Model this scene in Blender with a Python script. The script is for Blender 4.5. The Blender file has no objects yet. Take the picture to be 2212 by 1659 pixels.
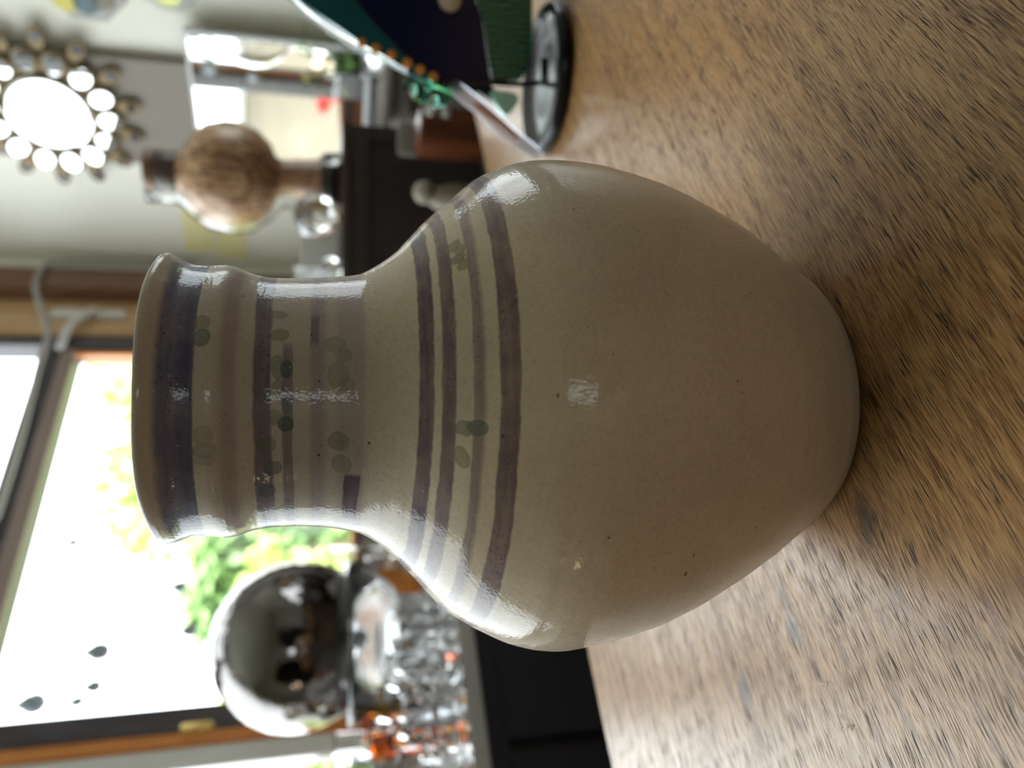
import bpy, bmesh, math, random
from mathutils import Vector, Matrix
SC = bpy.context.scene
COL = SC.collection
V = Vector
rad = math.radians

# ------------------------------------------------------------------ camera
F = 1661.0; PITCH = rad(13.9)
C0 = V((.0075, -.28, .183))
DV = V((0, math.cos(PITCH), -math.sin(PITCH)))
UP = V((0, math.sin(PITCH), math.cos(PITCH)))
RT = V((1, 0, 0))
cd = bpy.data.cameras.new('camera')
cam = bpy.data.objects.new('camera', cd); COL.objects.link(cam)
cd.sensor_width = 36.0; cd.sensor_fit = 'HORIZONTAL'; cd.lens = 36.0 * F / 2212
cd.clip_start = .01; cd.clip_end = 200
X = -UP; Y = RT; Z = -DV            # the phone was held sideways: picture left is up
cam.matrix_world = Matrix(((X.x, Y.x, Z.x, C0.x), (X.y, Y.y, Z.y, C0.y), (X.z, Y.z, Z.z, C0.z), (0, 0, 0, 1)))
cd.dof.use_dof = True; cd.dof.focus_distance = .245; cd.dof.aperture_fstop = 7.6
SC.camera = cam

# ------------------------------------------------------------------ world, sun, exposure
SC.view_settings.view_transform = 'Standard'; SC.view_settings.look = 'None'
SC.view_settings.gamma = 1.0; SC.view_settings.use_curve_mapping = False
SC.view_settings.exposure = 0.83
wd = bpy.data.worlds.new('sky'); SC.world = wd; wd.use_nodes = True
bg = wd.node_tree.nodes['Background']
bg.inputs[0].default_value = (.90, .95, 1.0, 1); bg.inputs[1].default_value = 4.4
sun = bpy.data.lights.new('sun', 'SUN'); sun.energy = 9; sun.angle = rad(1.5); sun.color = (1, .95, .86)
so = bpy.data.objects.new('sun', sun); COL.objects.link(so)
so.rotation_euler = V((.25, -.55, 1.15)).to_track_quat('Z', 'Y').to_euler()   # behind the house, over its roof

# room axes: K = far corner, w runs left along the window wall, m runs along the right wall
K = V((.3255, 1.897, 0)); w = V((-.755, -.656, 0)); m = V((.656, -.755, 0)); UZ = V((0, 0, 1))
S = 3.6; ZF = -.76; ZC = 1.75
def ray(x, y): return DV * F + (1106 - x) * UP + (829.5 - y) * RT
def onpl(x, y, P, n):
    v = ray(x, y); return C0 + v * ((P - C0).dot(n) / v.dot(n))
def W(s, z, off=0.): return K + w * s + m * off + UZ * z       # a point on the window wall
def R(s, z, off=0.): return K + m * s + w * off + UZ * z       # a point on the right wall
def PY(x, y, yy): return onpl(x, y, V((0, yy, 0)), V((0, 1, 0)))
def PZ(x, y, z=0.): return onpl(x, y, V((0, 0, z)), UZ)

# ------------------------------------------------------------------ node helpers
class NT:
    def __init__(s, name):
        s.mat = bpy.data.materials.new(name); s.mat.use_nodes = True
        s.t = s.mat.node_tree; s.t.nodes.clear()
        s.out = s.t.nodes.new('ShaderNodeOutputMaterial')
    def n(s, typ, **kw):
        nd = s.t.nodes.new('ShaderNode' + typ)
        for k, v in kw.items(): setattr(nd, k, v)
        return nd
    def put(s, sock, v):
        if v is None: return
        if isinstance(v, bpy.types.NodeSocket): s.t.links.new(v, sock)
        else:
            if isinstance(v, (tuple, list)) and len(v) == 3 and sock.type == 'RGBA': v = (*v, 1)
            sock.default_value = v
    def m(s, op, a, b=None, c=None, clamp=False):
        nd = s.n('Math', operation=op, use_clamp=clamp)
        s.put(nd.inputs[0], a); s.put(nd.inputs[1], b); s.put(nd.inputs[2], c); return nd.outputs[0]
    def vm(s, op, a, b=None, out=0):
        nd = s.n('VectorMath', operation=op); s.put(nd.inputs[0], a); s.put(nd.inputs[1], b); return nd.outputs[out]
    def ss(s, x, a, b, ta=0., tb=1.):
        nd = s.n('MapRange', interpolation_type='SMOOTHSTEP'); s.put(nd.inputs[0], x)
        s.put(nd.inputs[1], a); s.put(nd.inputs[2], b); s.put(nd.inputs[3], ta); s.put(nd.inputs[4], tb); return nd.outputs[0]
    def mix(s, f, a, b, mode='MIX'):
        nd = s.n('Mix', data_type='RGBA', blend_type=mode)
        s.put(nd.inputs[0], f); s.put(nd.inputs[6], a); s.put(nd.inputs[7], b); return nd.outputs[2]
    def noise(s, vec, scale, detail=2., rough=.5, dist=0.):
        nd = s.n('TexNoise'); s.put(nd.inputs['Vector'], vec); nd.inputs['Scale'].default_value = scale
        nd.inputs['Detail'].default_value = detail; nd.inputs['Roughness'].default_value = rough
        nd.inputs['Distortion'].default_value = dist; return nd.outputs['Fac']
    def voro(s, vec, scale):
        nd = s.n('TexVoronoi'); s.put(nd.inputs['Vector'], vec); nd.inputs['Scale'].default_value = scale; return nd
    def xyz(s, x=0., y=0., z=0.):
        nd = s.n('CombineXYZ'); s.put(nd.inputs[0], x); s.put(nd.inputs[1], y); s.put(nd.inputs[2], z); return nd.outputs[0]
    def sep(s, v):
        nd = s.n('SeparateXYZ'); s.put(nd.inputs[0], v); return nd.outputs
    def obj(s): return s.n('TexCoord').outputs['Object']
    def pos(s): return s.n('NewGeometry').outputs['Position']
    def bump(s, h, strength, dist, normal=None):
        nd = s.n('Bump'); nd.inputs['Strength'].default_value = strength; nd.inputs['Distance'].default_value = dist
        s.put(nd.inputs['Height'], h); s.put(nd.inputs['Normal'], normal); return nd.outputs[0]
    def bsdf(s, **kw):
        nd = s.n('BsdfPrincipled')
        for k, v in kw.items(): s.put(nd.inputs[k.replace('_', ' ')], v)
        s.t.links.new(nd.outputs[0], s.out.inputs[0]); return nd

def simple(name, col, rough=.5, var=.12, scale=9., metal=0., bump=0., spec=.5):
    t = NT(name); o = t.obj(); nf = t.noise(o, scale, 3)
    c = t.mix(nf, tuple(x * (1 - var) for x in col), tuple(min(1, x * (1 + var)) for x in col))
    kw = dict(Base_Color=c, Roughness=rough, Metallic=metal, Specular_IOR_Level=spec)
    if bump: kw['Normal'] = t.bump(t.noise(o, scale * 8, 3), .4, bump)
    t.bsdf(**kw); return t.mat
def glassm(name, col=(1, 1, 1), rough=.02, ior=1.5):
    t = NT(name); t.bsdf(Base_Color=t.mix(t.noise(t.obj(), 6), col, tuple(x * .97 for x in col)), Roughness=rough, IOR=ior, Transmission_Weight=1.0); return t.mat
def panem(name, tint=(.97, .99, .98)):
    t = NT(name); a = t.n('BsdfTransparent'); t.put(a.inputs[0], tint); g = t.n('BsdfGlossy'); g.inputs['Roughness'].default_value = .01
    fr = t.n('Fresnel'); t.put(fr.inputs[0], t.m('ADD', 1.45, t.m('MULTIPLY', t.n('NewGeometry').outputs['Backfacing'], 1 / 1.45 - 1.45)))
    mx = t.n('MixShader'); t.put(mx.inputs[0], fr.outputs[0]); t.put(mx.inputs[1], a.outputs[0]); t.put(mx.inputs[2], g.outputs[0])
    t.t.links.new(mx.outputs[0], t.out.inputs[0]); return t.mat
def grain(name, c1, c2, axis=2, sc=14., rough=.45, streak=12., spec=.5):
    t = NT(name); x = t.sep(t.obj()); k = [streak] * 3; k[axis] = 1.
    v = t.xyz(t.m('MULTIPLY', x[0], k[0]), t.m('MULTIPLY', x[1], k[1]), t.m('MULTIPLY', x[2], k[2]))
    f = t.ss(t.noise(v, sc, 4, .6, .4), .35, .65)
    t.bsdf(Base_Color=t.mix(f, c1, c2), Roughness=rough); return t.mat

# ------------------------------------------------------------------ mesh helpers
def link(name, me, mat, parent=None, smooth=False, mats=None):
    vs = [v.co for v in me.vertices]
    if vs:
        lo = V([min(v[i] for v in vs) for i in range(3)]); hi = V([max(v[i] for v in vs) for i in range(3)])
        c = (lo + hi) / 2; c.z = lo.z
    else: c = V((0, 0, 0))
    me.transform(Matrix.Translation(-c))
    o = bpy.data.objects.new(name, me); COL.objects.link(o)
    for mt in (mats or [mat]): me.materials.append(mt)
    if smooth:
        for p in me.polygons: p.use_smooth = True
    if parent is not None:
        o.parent = parent; q = parent; off = V((0, 0, 0))
        while q is not None: off += q.location; q = q.parent
        o.location = c - off
    else: o.location = c
    return o
def mk(name, verts, faces, mat, parent=None, smooth=False):
    me = bpy.data.meshes.new(name); me.from_pydata([tuple(v) for v in verts], [], faces); 
    bm = bmesh.new(); bm.from_mesh(me); bmesh.ops.recalc_face_normals(bm, faces=bm.faces); bm.to_mesh(me); bm.free()
    return link(name, me, mat, parent, smooth)
def mkbm(name, bm, mat, parent=None, smooth=False):
    me = bpy.data.meshes.new(name); bmesh.ops.recalc_face_normals(bm, faces=bm.faces); bm.to_mesh(me); bm.free()
    return link(name, me, mat, parent, smooth)
def tag(o, label=None, cat=None, group=None, kind=None):
    if label: o['label'] = label
    if cat: o['category'] = cat
    if group: o['group'] = group
    if kind: o['kind'] = kind
    return o
def empty(name, loc, label=None, cat=None, group=None, kind=None):
    o = bpy.data.objects.new(name, None); COL.objects.link(o); o.location = loc; o.empty_display_size = .02
    return tag(o, label, cat, group, kind)
def bm_box(bm, P, a, b, c, bev=0.):
    """box from corner P along vectors a, b, c"""
    vs = [bm.verts.new(P + a * i + b * j + c * k) for i in (0, 1) for j in (0, 1) for k in (0, 1)]
    fs = [bm.faces.new([vs[i] for i in q]) for q in ((0, 1, 3, 2), (4, 6, 7, 5), (0, 4, 5, 1), (2, 3, 7, 6), (0, 2, 6, 4), (1, 5, 7, 3))]
    if bev:
        es = list({e for f in fs for e in f.edges})
        bmesh.ops.bevel(bm, geom=es, offset=bev, segments=2, affect='EDGES')
    return bm
def wbox(name, s0, s1, o0, o1, z0, z1, mat, parent=None, fn=None, bev=.003):
    fn = fn or W; P = fn(s0, z0, o0); bm = bmesh.new()
    bm_box(bm, P, fn(s1, z0, o0) - P, fn(s0, z0, o1) - P, UZ * (z1 - z0), bev)
    return mkbm(name, bm, mat, parent)
def bm_lathe(bm, prof, c, seg=48, flat=False, ax=UZ, tip=None):
    """closed of revolution about an axis through c; prof = [(r, h)...]"""
    ax = ax.normalized(); e1 = ax.orthogonal().normalized(); e2 = ax.cross(e1); rings = []
    for r, h in prof:
        if r < 1e-6: rings.append([bm.verts.new(c + ax * h)])
        else: rings.append([bm.verts.new(c + ax * h + (e1 * math.cos(2 * math.pi * k / seg) + e2 * math.sin(2 * math.pi * k / seg)) * r) for k in range(seg)])
    for a, b in zip(rings, rings[1:]):
        for k in range(seg):
            k2 = (k + 1) % seg
            q = [a[k % len(a)], a[k2 % len(a)], b[k2 % len(b)], b[k % len(b)]]
            u = []
            for v in q:
                if v not in u: u.append(v)
            if len(u) > 2: bm.faces.new(u)
    return bm
def lathe(name, prof, c, mat, parent=None, seg=48, smooth=True, ax=UZ):
    return mkbm(name, bm_lathe(bmesh.new(), prof, c, seg, ax=ax), mat, parent, smooth)
def bm_tube(bm, pts, r, seg=8):
    rings = []; n = len(pts); prev = None
    for i, p in enumerate(pts):
        d = (pts[min(i + 1, n - 1)] - pts[max(i - 1, 0)]).normalized()
        e1 = (prev - d * prev.dot(d)).normalized() if prev is not None else d.orthogonal().normalized()
        prev = e1; e2 = d.cross(e1); rr = r[i] if isinstance(r, (list, tuple)) else r
        rings.append([bm.verts.new(p + (e1 * math.cos(2 * math.pi * k / seg) + e2 * math.sin(2 * math.pi * k / seg)) * rr) for k in range(seg)])
    for a, b in zip(rings, rings[1:]):
        for k in range(seg): bm.faces.new((a[k], a[(k + 1) % seg], b[(k + 1) % seg], b[k]))
    bm.faces.new(rings[0][::-1]); bm.faces.new(rings[-1]); return bm
def tube(name, pts, r, mat, parent=None, seg=8):
    return mkbm(name, bm_tube(bmesh.new(), pts, r, seg), mat, parent, True)
def smoothpts(pts, n=6):
    out = []
    for i in range(len(pts) - 1):
        p0 = pts[max(i - 1, 0)]; p1 = pts[i]; p2 = pts[i + 1]; p3 = pts[min(i + 2, len(pts) - 1)]
        for k in range(n):
            t = k / n; out.append(.5 * ((2 * p1) + (p2 - p0) * t + (2 * p0 - 5 * p1 + 4 * p2 - p3) * t * t + (3 * p1 - p0 - 3 * p2 + p3) * t ** 3))
    out.append(pts[-1]); return out
def prism(name, pts, thick, mat, parent=None, bev=0.):
    """a slab: outline pts (coplanar), thickness vector"""
    n = len(pts); bm = bmesh.new(); a = [bm.verts.new(p) for p in pts]; b = [bm.verts.new(p + thick) for p in pts]
    bm.faces.new(a); bm.faces.new(b[::-1])
    for i in range(n): bm.faces.new((a[i], b[i], b[(i + 1) % n], a[(i + 1) % n]))
    if bev: bmesh.ops.bevel(bm, geom=list(bm.edges), offset=bev, segments=2, affect='EDGES')
    bmesh.ops.triangulate(bm, faces=[f for f in bm.faces if len(f.verts) > 4])
    return mkbm(name, bm, mat, parent)
def ball(name, c, r, mat, parent=None, sub=3, smooth=True, scale=(1, 1, 1)):
    bm = bmesh.new(); bmesh.ops.create_icosphere(bm, subdivisions=sub, radius=r)
    bmesh.ops.scale(bm, vec=scale, verts=bm.verts); bmesh.ops.translate(bm, vec=c, verts=bm.verts)
    return mkbm(name, bm, mat, parent, smooth)

# ------------------------------------------------------------------ materials
def oak_table():
    t = NT('oak_tabletop'); p = t.pos(); x = t.sep(p)
    ex, ey = E_T.x, E_T.y
    a = t.m('ADD', t.m('MULTIPLY', x[0], ex), t.m('MULTIPLY', x[1], ey))          # along the grain
    b = t.m('SUBTRACT', t.m('MULTIPLY', x[1], ex), t.m('MULTIPLY', x[0], ey))      # across
    low = t.noise(t.xyz(t.m('MULTIPLY', a, 9.), t.m('MULTIPLY', b, 22.)), 1., 3, .55)
    b2 = t.m('ADD', b, t.m('MULTIPLY', t.m('SUBTRACT', low, .5), .008))
    wig = t.noise(t.xyz(t.m('MULTIPLY', a, 70.), t.m('MULTIPLY', b, 120.)), 1., 2)
    b2 = t.m('ADD', b2, t.m('MULTIPLY', t.m('SUBTRACT', wig, .5), .0009))
    knot = None
    for kx, ky, kr in KNOTS:                                                      # grain bends round each knot
        K2 = V((kx, ky)); ka = K2.x * ex + K2.y * ey; kb = K2.y * ex - K2.x * ey
        da = t.m('DIVIDE', t.m('SUBTRACT', a, ka), kr * 1.5); db = t.m('DIVIDE', t.m('SUBTRACT', b, kb), kr)
        rr = t.m('SQRT', t.m('ADD', t.m('MULTIPLY', da, da), t.m('MULTIPLY', db, db)))
        g = t.m('EXPONENT', t.m('MULTIPLY', t.m('MULTIPLY', rr, rr), -.35))
        b2 = t.m('SUBTRACT', b2, t.m('MULTIPLY', t.m('MULTIPLY', g, db), kr * .75))
        kk = t.ss(t.m('ADD', rr, t.m('MULTIPLY', t.noise(p, 330., 3), .9)), .7, 2.0, 1., 0.)
        knot = kk if knot is None else t.m('MAXIMUM', knot, kk)
    def streak(fa, fb, det=2., rough=.5):
        return t.noise(t.xyz(t.m('MULTIPLY', a, fa), t.m('MULTIPLY', b2, fb)), 1., det, rough)
    broad = streak(9., 170., 3, .6)
    dens = streak(16., 130., 2)
    fine = streak(70., 1400., 3, .6)
    patch = t.noise(p, 9., 3)
    pores = t.m('ADD', streak(80., 2300., 1.6, .5), t.m('MULTIPLY', t.m('SUBTRACT', dens, .5), .24))
    pore = t.ss(pores, .585, .625)
    pores2 = t.m('ADD', streak(150., 4300., 1), t.m('MULTIPLY', t.m('SUBTRACT', dens, .5), .18))
    pore2 = t.m('MULTIPLY', t.ss(pores2, .60, .68), .55)
    pm = t.m('MAXIMUM', pore, pore2)
    base = t.mix(t.ss(broad, .35, .68), (.150, .060, .018), (.355, .180, .068))
    base = t.mix(t.ss(fine, .35, .7), base, (.47, .27, .11))
    base = t.mix(t.m('MULTIPLY', t.ss(patch, .42, .72), .35), base, (.20, .095, .032))
    flake = t.ss(streak(30., 330., 2), .60, .74)                                  # pale ray flecks
    base = t.mix(t.m('MULTIPLY', flake, .4), base, (.52, .34, .17))
    lines = t.ss(streak(14., 2000., 2), .55, .72)
    base = t.mix(t.m('MULTIPLY', lines, .45), base, (.075, .040, .020))
    col = t.mix(t.m('MULTIPLY', pm, .92), base, t.mix(dens, (.018, .013, .012), (.040, .024, .015)))
    col = t.mix(t.m('MULTIPLY', knot, .85), col, (.055, .038, .028))
    h = t.m('ADD', t.m('MULTIPLY', pm, -1.), t.m('MULTIPLY', fine, .35))
    nrm = t.bump(h, .5, .00022)
    t.bsdf(Base_Color=col, Roughness=t.m('ADD', t.m('MULTIPLY', pm, .25), t.ss(patch, .3, .7, .34, .42)), Normal=nrm, Specular_IOR_Level=.15, Coat_Weight=t.m('SUBTRACT', .68, t.m('MULTIPLY', pm, .62)), Coat_Roughness=.23, Coat_Normal=nrm)
    return t.mat

def vase_glaze():
    t = NT('stoneware_glaze'); o = t.obj(); x = t.sep(o)
    th = t.m('ARCTAN2', x[0], t.m('MULTIPLY', x[1], -1.))                          # angle from the front
    z = t.m('MULTIPLY', x[2], 1000.)
    n1 = t.noise(o, 42., 2); n2 = t.noise(o, 190., 2); n3 = t.noise(o, 700., 2)
    big = t.noise(o, 16., 3); mid = t.noise(o, 55., 3)
    body = t.mix(t.ss(big, .35, .65), BODY1, BODY2)
    body = t.mix(t.m('MULTIPLY', t.ss(mid, .45, .75), .4), body, (.50, .38, .285))
    body = t.mix(t.m('MULTIPLY', t.ss(n3, .4, .7), .22), body, (.36, .30, .205))
    neckf = t.ss(z, 160., 178.)
    body = t.mix(t.m('MULTIPLY', neckf, .62), body, (.345, .315, .285))
    lip = t.m('MULTIPLY', t.ss(z, 227.5, 229.5), .6)
    body = t.mix(lip, body, (.40, .34, .27))
    def zz(seed, amp, tilt=1.45, amp2=.35):
        v = t.vm('ADD', o, (seed * 3.1, seed * 1.7, seed * .9))
        q = t.m('MULTIPLY', t.m('SUBTRACT', t.noise(v, 38., 2), .5), amp * 2.6)
        q2 = t.m('MULTIPLY', t.m('SUBTRACT', t.noise(v, 210., 2), .5), amp2 * 2.6)
        return t.m('ADD', t.m('ADD', z, t.m('MULTIPLY', th, tilt)), t.m('ADD', q, q2))
    def band(seed, z0, z1, amp, s0=.35, s1=.35, tilt=1.45):
        q = zz(seed, amp, tilt); q2 = zz(seed + 7, amp, tilt)
        return t.m('MULTIPLY', t.ss(q, z0 - s0, z0 + s0), t.ss(q2, z1 - s1, z1 + s1, 1., 0.))
    brush = t.m('ADD', t.m('MULTIPLY', t.noise(t.xyz(t.m('MULTIPLY', th, 2.2), 0., t.m('MULTIPLY', z, .55)), 1., 3, .55), .5), t.m('MULTIPLY', t.noise(o, 120., 3, .6), .5))   # streaks of the brush
    bl = t.ss(brush, .35, .62, .80, 1.)
    col = body
    PUR = t.mix(t.ss(brush, .35, .65), (.090, .030, .052), (.048, .015, .038)); BLU = (.062, .060, .135); MAU = (.26, .20, .215)
    def paint(mask, k, c, col):
        return t.mix(t.m('MULTIPLY', t.m('MULTIPLY', mask, bl), k), col, c)
    allp = None
    for sd, z0, z1, amp, k in ((1, 151.75, 155.75, .35, .93), (2, 146.4, 149.8, .45, .84), (4, 131.0, 135.9, .55, .80)):
        mk_ = band(sd, z0, z1, amp); col = paint(mk_, k, PUR, col); allp = mk_ if allp is None else t.m('MAXIMUM', allp, mk_)
    s3 = band(3, 139.5, 142.2, .5, .9, .35); col = paint(s3, .74, (.150, .092, .112), col); allp = t.m('MAXIMUM', allp, s3)
    # neck
    A = band(11, 218.9, 228.9, .5, .3, 1.3, .3); col = paint(A, .86, BLU, col); allp = t.m('MAXIMUM', allp, A)
    A2 = band(12, 218.9, 223.0, .5, .3, 1.6, .3); col = paint(A2, .42, (.035, .036, .075), col)
    B = band(13, 207.6, 212.0, .9, 1.2, 1.4, .3); col = paint(B, .70, MAU, col)
    Cb = band(14, 197.5, 202.6, .9, .5, .5, -.2); col = paint(Cb, .80, (.062, .048, .080), col); allp = t.m('MAXIMUM', allp, Cb)
    gd = t.m('MULTIPLY', t.ss(th, -1.4, -1.1), t.ss(th, .42, .5, 1., 0.))
    Db = t.m('MULTIPLY', band(15, 191.3, 194.5, .5, .3, .5, 0.), gd); col = paint(Db, .72, (.10, .075, .115), col)
    Eb = band(16, 182.0, 186.2, .8, 1.4, .8, .3); col = paint(Eb, .62, (.22, .17, .20), col)
    Fb = band(17, 170.3, 178.4, .9, .9, 1.2, .3); col = paint(Fb, .62, (.31, .245, .25), col)
    gb = t.m('MULTIPLY', t.ss(th, -1.02, -.90), t.ss(th, -.50, -.455, 1., 0.))
    Bb = t.m('MULTIPLY', band(18, 171.1, 175.6, 1.6, .3, .3, 1.2), gb); col = paint(Bb, .93, (.060, .036, .065), col)
    ge = t.m('MULTIPLY', t.ss(th, .42, .5), t.ss(th, .66, .75, 1., 0.))
    col = paint(t.m('MULTIPLY', band(19, 183.8, 186.4, .5, .3, .3, 0.), ge), .6, (.06, .045, .08), col)
    # green brush dabs: (angle deg, z mm, half width mm, half height mm, strength, tone)
    vv = t.xyz(t.m('MULTIPLY', th, 45.), z, 0.)
    nv = t.n('TexNoise'); t.put(nv.inputs['Vector'], o); nv.inputs['Scale'].default_value = 150.
    vv = t.vm('ADD', vv, t.vm('MULTIPLY', t.vm('SUBTRACT', nv.outputs['Color'], (.5, .5, .5)), (2.2, 2.2, 0)))
    GA = (.155, .155, .095); GB = (.085, .115, .085); GC = (.050, .070, .080); GO = (.200, .180, .080)
    for an, zc, hw, hh, k, c in DABS:
        dd = t.vm('MULTIPLY', t.vm('SUBTRACT', vv, (rad(an) * 45., zc, 0.)), (1 / hw, 1 / hh, 0.))
        ln = t.vm('LENGTH', dd, out=1)
        mk_ = t.m('MULTIPLY', t.ss(ln, .88, 1.08, 1., 0.), t.m('ADD', t.ss(ln, .7, 1.0, .78, 1.), t.m('MULTIPLY', t.m('SUBTRACT', n2, .5), .5)), clamp=True)
        col = t.mix(t.m('MULTIPLY', mk_, k), col, {'a': GA, 'b': GB, 'c': GC, 'o': GO}[c])
    # specks of oxide: dense in the paint, sparse on the body
    v1 = t.voro(o, 850.); v2 = t.voro(o, 170.); v3 = t.voro(o, 75.)
    cr = t.sep(v1.outputs['Color']); c2 = t.sep(v2.outputs['Color']); c3 = t.sep(v3.outputs['Color'])
    sp = t.m('MULTIPLY', t.m('MULTIPLY', t.ss(v1.outputs['Distance'], .16, .34, 1., 0.), t.ss(cr[0], .52, .56)), t.m('MULTIPLY', allp, t.ss(n1, .40, .58)))
    col = t.mix(t.m('MULTIPLY', sp, .75), col, (.022, .022, .055))
    r2 = t.m('MULTIPLY', t.ss(v2.outputs['Distance'], .05, .11, 1., 0.), t.ss(c2[0], .80, .82))
    col = t.mix(t.m('MULTIPLY', r2, t.m('ADD', t.m('MULTIPLY', allp, .65), t.m('MULTIPLY', neckf, .25), None)), col, (.02, .022, .05))
    r3 = t.m('MULTIPLY', t.ss(v3.outputs['Distance'], .02, .042, 1., 0.), t.ss(c3[1], .55, .57))
    col = t.mix(t.m('MULTIPLY', r3, .8), col, (.05, .038, .03))
    v4 = t.voro(o, 520.); c4 = t.sep(v4.outputs['Color'])
    r4 = t.m('MULTIPLY', t.ss(v4.outputs['Distance'], .08, .22, 1., 0.), t.ss(c4[2], .84, .86))
    col = t.mix(t.m('MULTIPLY', r4, .35), col, (.62, .56, .44))
    fleck = t.voro(o, 1100.); cf = t.sep(fleck.outputs['Color'])
    col = t.mix(t.m('MULTIPLY', t.ss(cf[0], .55, .95), .10), col, (.10, .08, .05))
    for an, zc, hw in SPECKS:
        dd = t.vm('SUBTRACT', t.xyz(t.m('MULTIPLY', th, 45.), z, 0.), (rad(an) * 45., zc, 0.))
        col = t.mix(t.m('MULTIPLY', t.ss(t.vm('LENGTH', dd, out=1), hw * .35, hw * .8, 1., 0.), .8), col, (.045, .035, .035))
    # unglazed last centimetre reads the same colour but less wet
    h = t.m('ADD', t.m('MULTIPLY', t.noise(o, 240., 3), .5), t.m('MULTIPLY', t.noise(o, 850., 2), .5))
    nrm = t.bump(h, .8, .00018)
    ring = t.noise(t.xyz(0., 0., t.m('MULTIPLY', z, .22)), 1., 2)
    nrm = t.bump(ring, .35, .0006, nrm)
    t.bsdf(Base_Color=col, Roughness=.5, Normal=nrm, Coat_Weight=.42, Coat_Roughness=.045, Coat_Normal=nrm, Specular_IOR_Level=.05)
    return t.mat

# vase outline from rim to foot: height, radius, ring centre (mm)
PROF = [(232.7,48.74,2.65), (230.0,47.54,2.31), (227.4,46.34,2.08), (224.8,45.59,1.98), (222.2,45.47,1.95), (219.6,45.54,1.91), (217.0,45.86,1.82), (214.4,46.23,1.69), (211.7,45.76,1.57),
    (209.1,44.89,1.47), (206.5,43.94,1.37), (203.9,43.36,1.27), (201.3,43.01,1.23), (198.7,42.84,1.25), (196.1,42.86,1.27), (193.4,42.90,1.29), (190.8,42.97,1.31), (188.2,43.12,1.30),
    (185.6,43.29,1.28), (183.0,43.49,1.25), (180.4,43.77,1.18), (177.8,44.14,1.05), (175.1,44.54,0.89), (172.5,45.05,0.75), (169.9,45.65,0.63), (167.3,47.01,0.55), (164.7,48.70,0.43),
    (162.1,50.62,0.20), (159.5,52.82,-0.06), (156.8,55.25,-0.17), (154.2,58.14,-0.12), (151.6,61.07,-0.07), (149.0,64.06,-0.13), (146.4,66.94,-0.32), (143.8,69.61,-0.56), (141.2,72.08,-0.67),
    (138.5,74.21,-0.54), (135.9,76.31,-0.23), (133.3,78.33,0.15), (130.7,80.26,0.47), (128.1,81.74,0.58), (125.5,83.13,0.56), (122.9,84.41,0.49), (120.2,85.61,0.43), (117.6,86.43,0.38),
    (115.0,87.17,0.29), (112.4,87.79,0.20), (109.8,88.21,0.14), (107.2,88.53,0.07), (104.6,88.71,0.01), (101.9,88.75,0.03), (99.3,88.66,0.15), (96.7,88.53,0.30), (94.1,88.29,0.41),
    (91.5,88.03,0.50), (88.9,87.76,0.55), (86.3,87.38,0.55), (83.7,86.92,0.54), (81.0,86.44,0.57), (78.4,85.93,0.61), (75.8,85.35,0.59), (73.2,84.77,0.54), (70.6,84.18,0.53),
    (68.0,83.48,0.59), (65.4,82.57,0.66), (62.7,81.72,0.69), (60.1,80.85,0.70), (57.5,79.89,0.69), (54.9,78.89,0.68), (52.3,77.81,0.72), (49.7,76.69,0.78), (47.1,75.55,0.82),
    (44.4,74.39,0.86), (41.8,73.26,0.90), (39.2,72.14,0.94), (36.6,70.86,0.92), (34.0,69.41,0.83), (31.4,68.00,0.72), (28.8,66.57,0.59), (26.1,65.18,0.49), (23.5,63.63,0.43),
    (20.9,62.08,0.40), (18.3,60.53,0.38), (15.7,59.00,0.37), (13.1,57.49,0.39), (10.5,55.97,0.48), (7.8,54.53,0.57), (5.2,52.60,0.52), (2.6,50.65,0.35), (0.0,48.68,0.18),]

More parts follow.
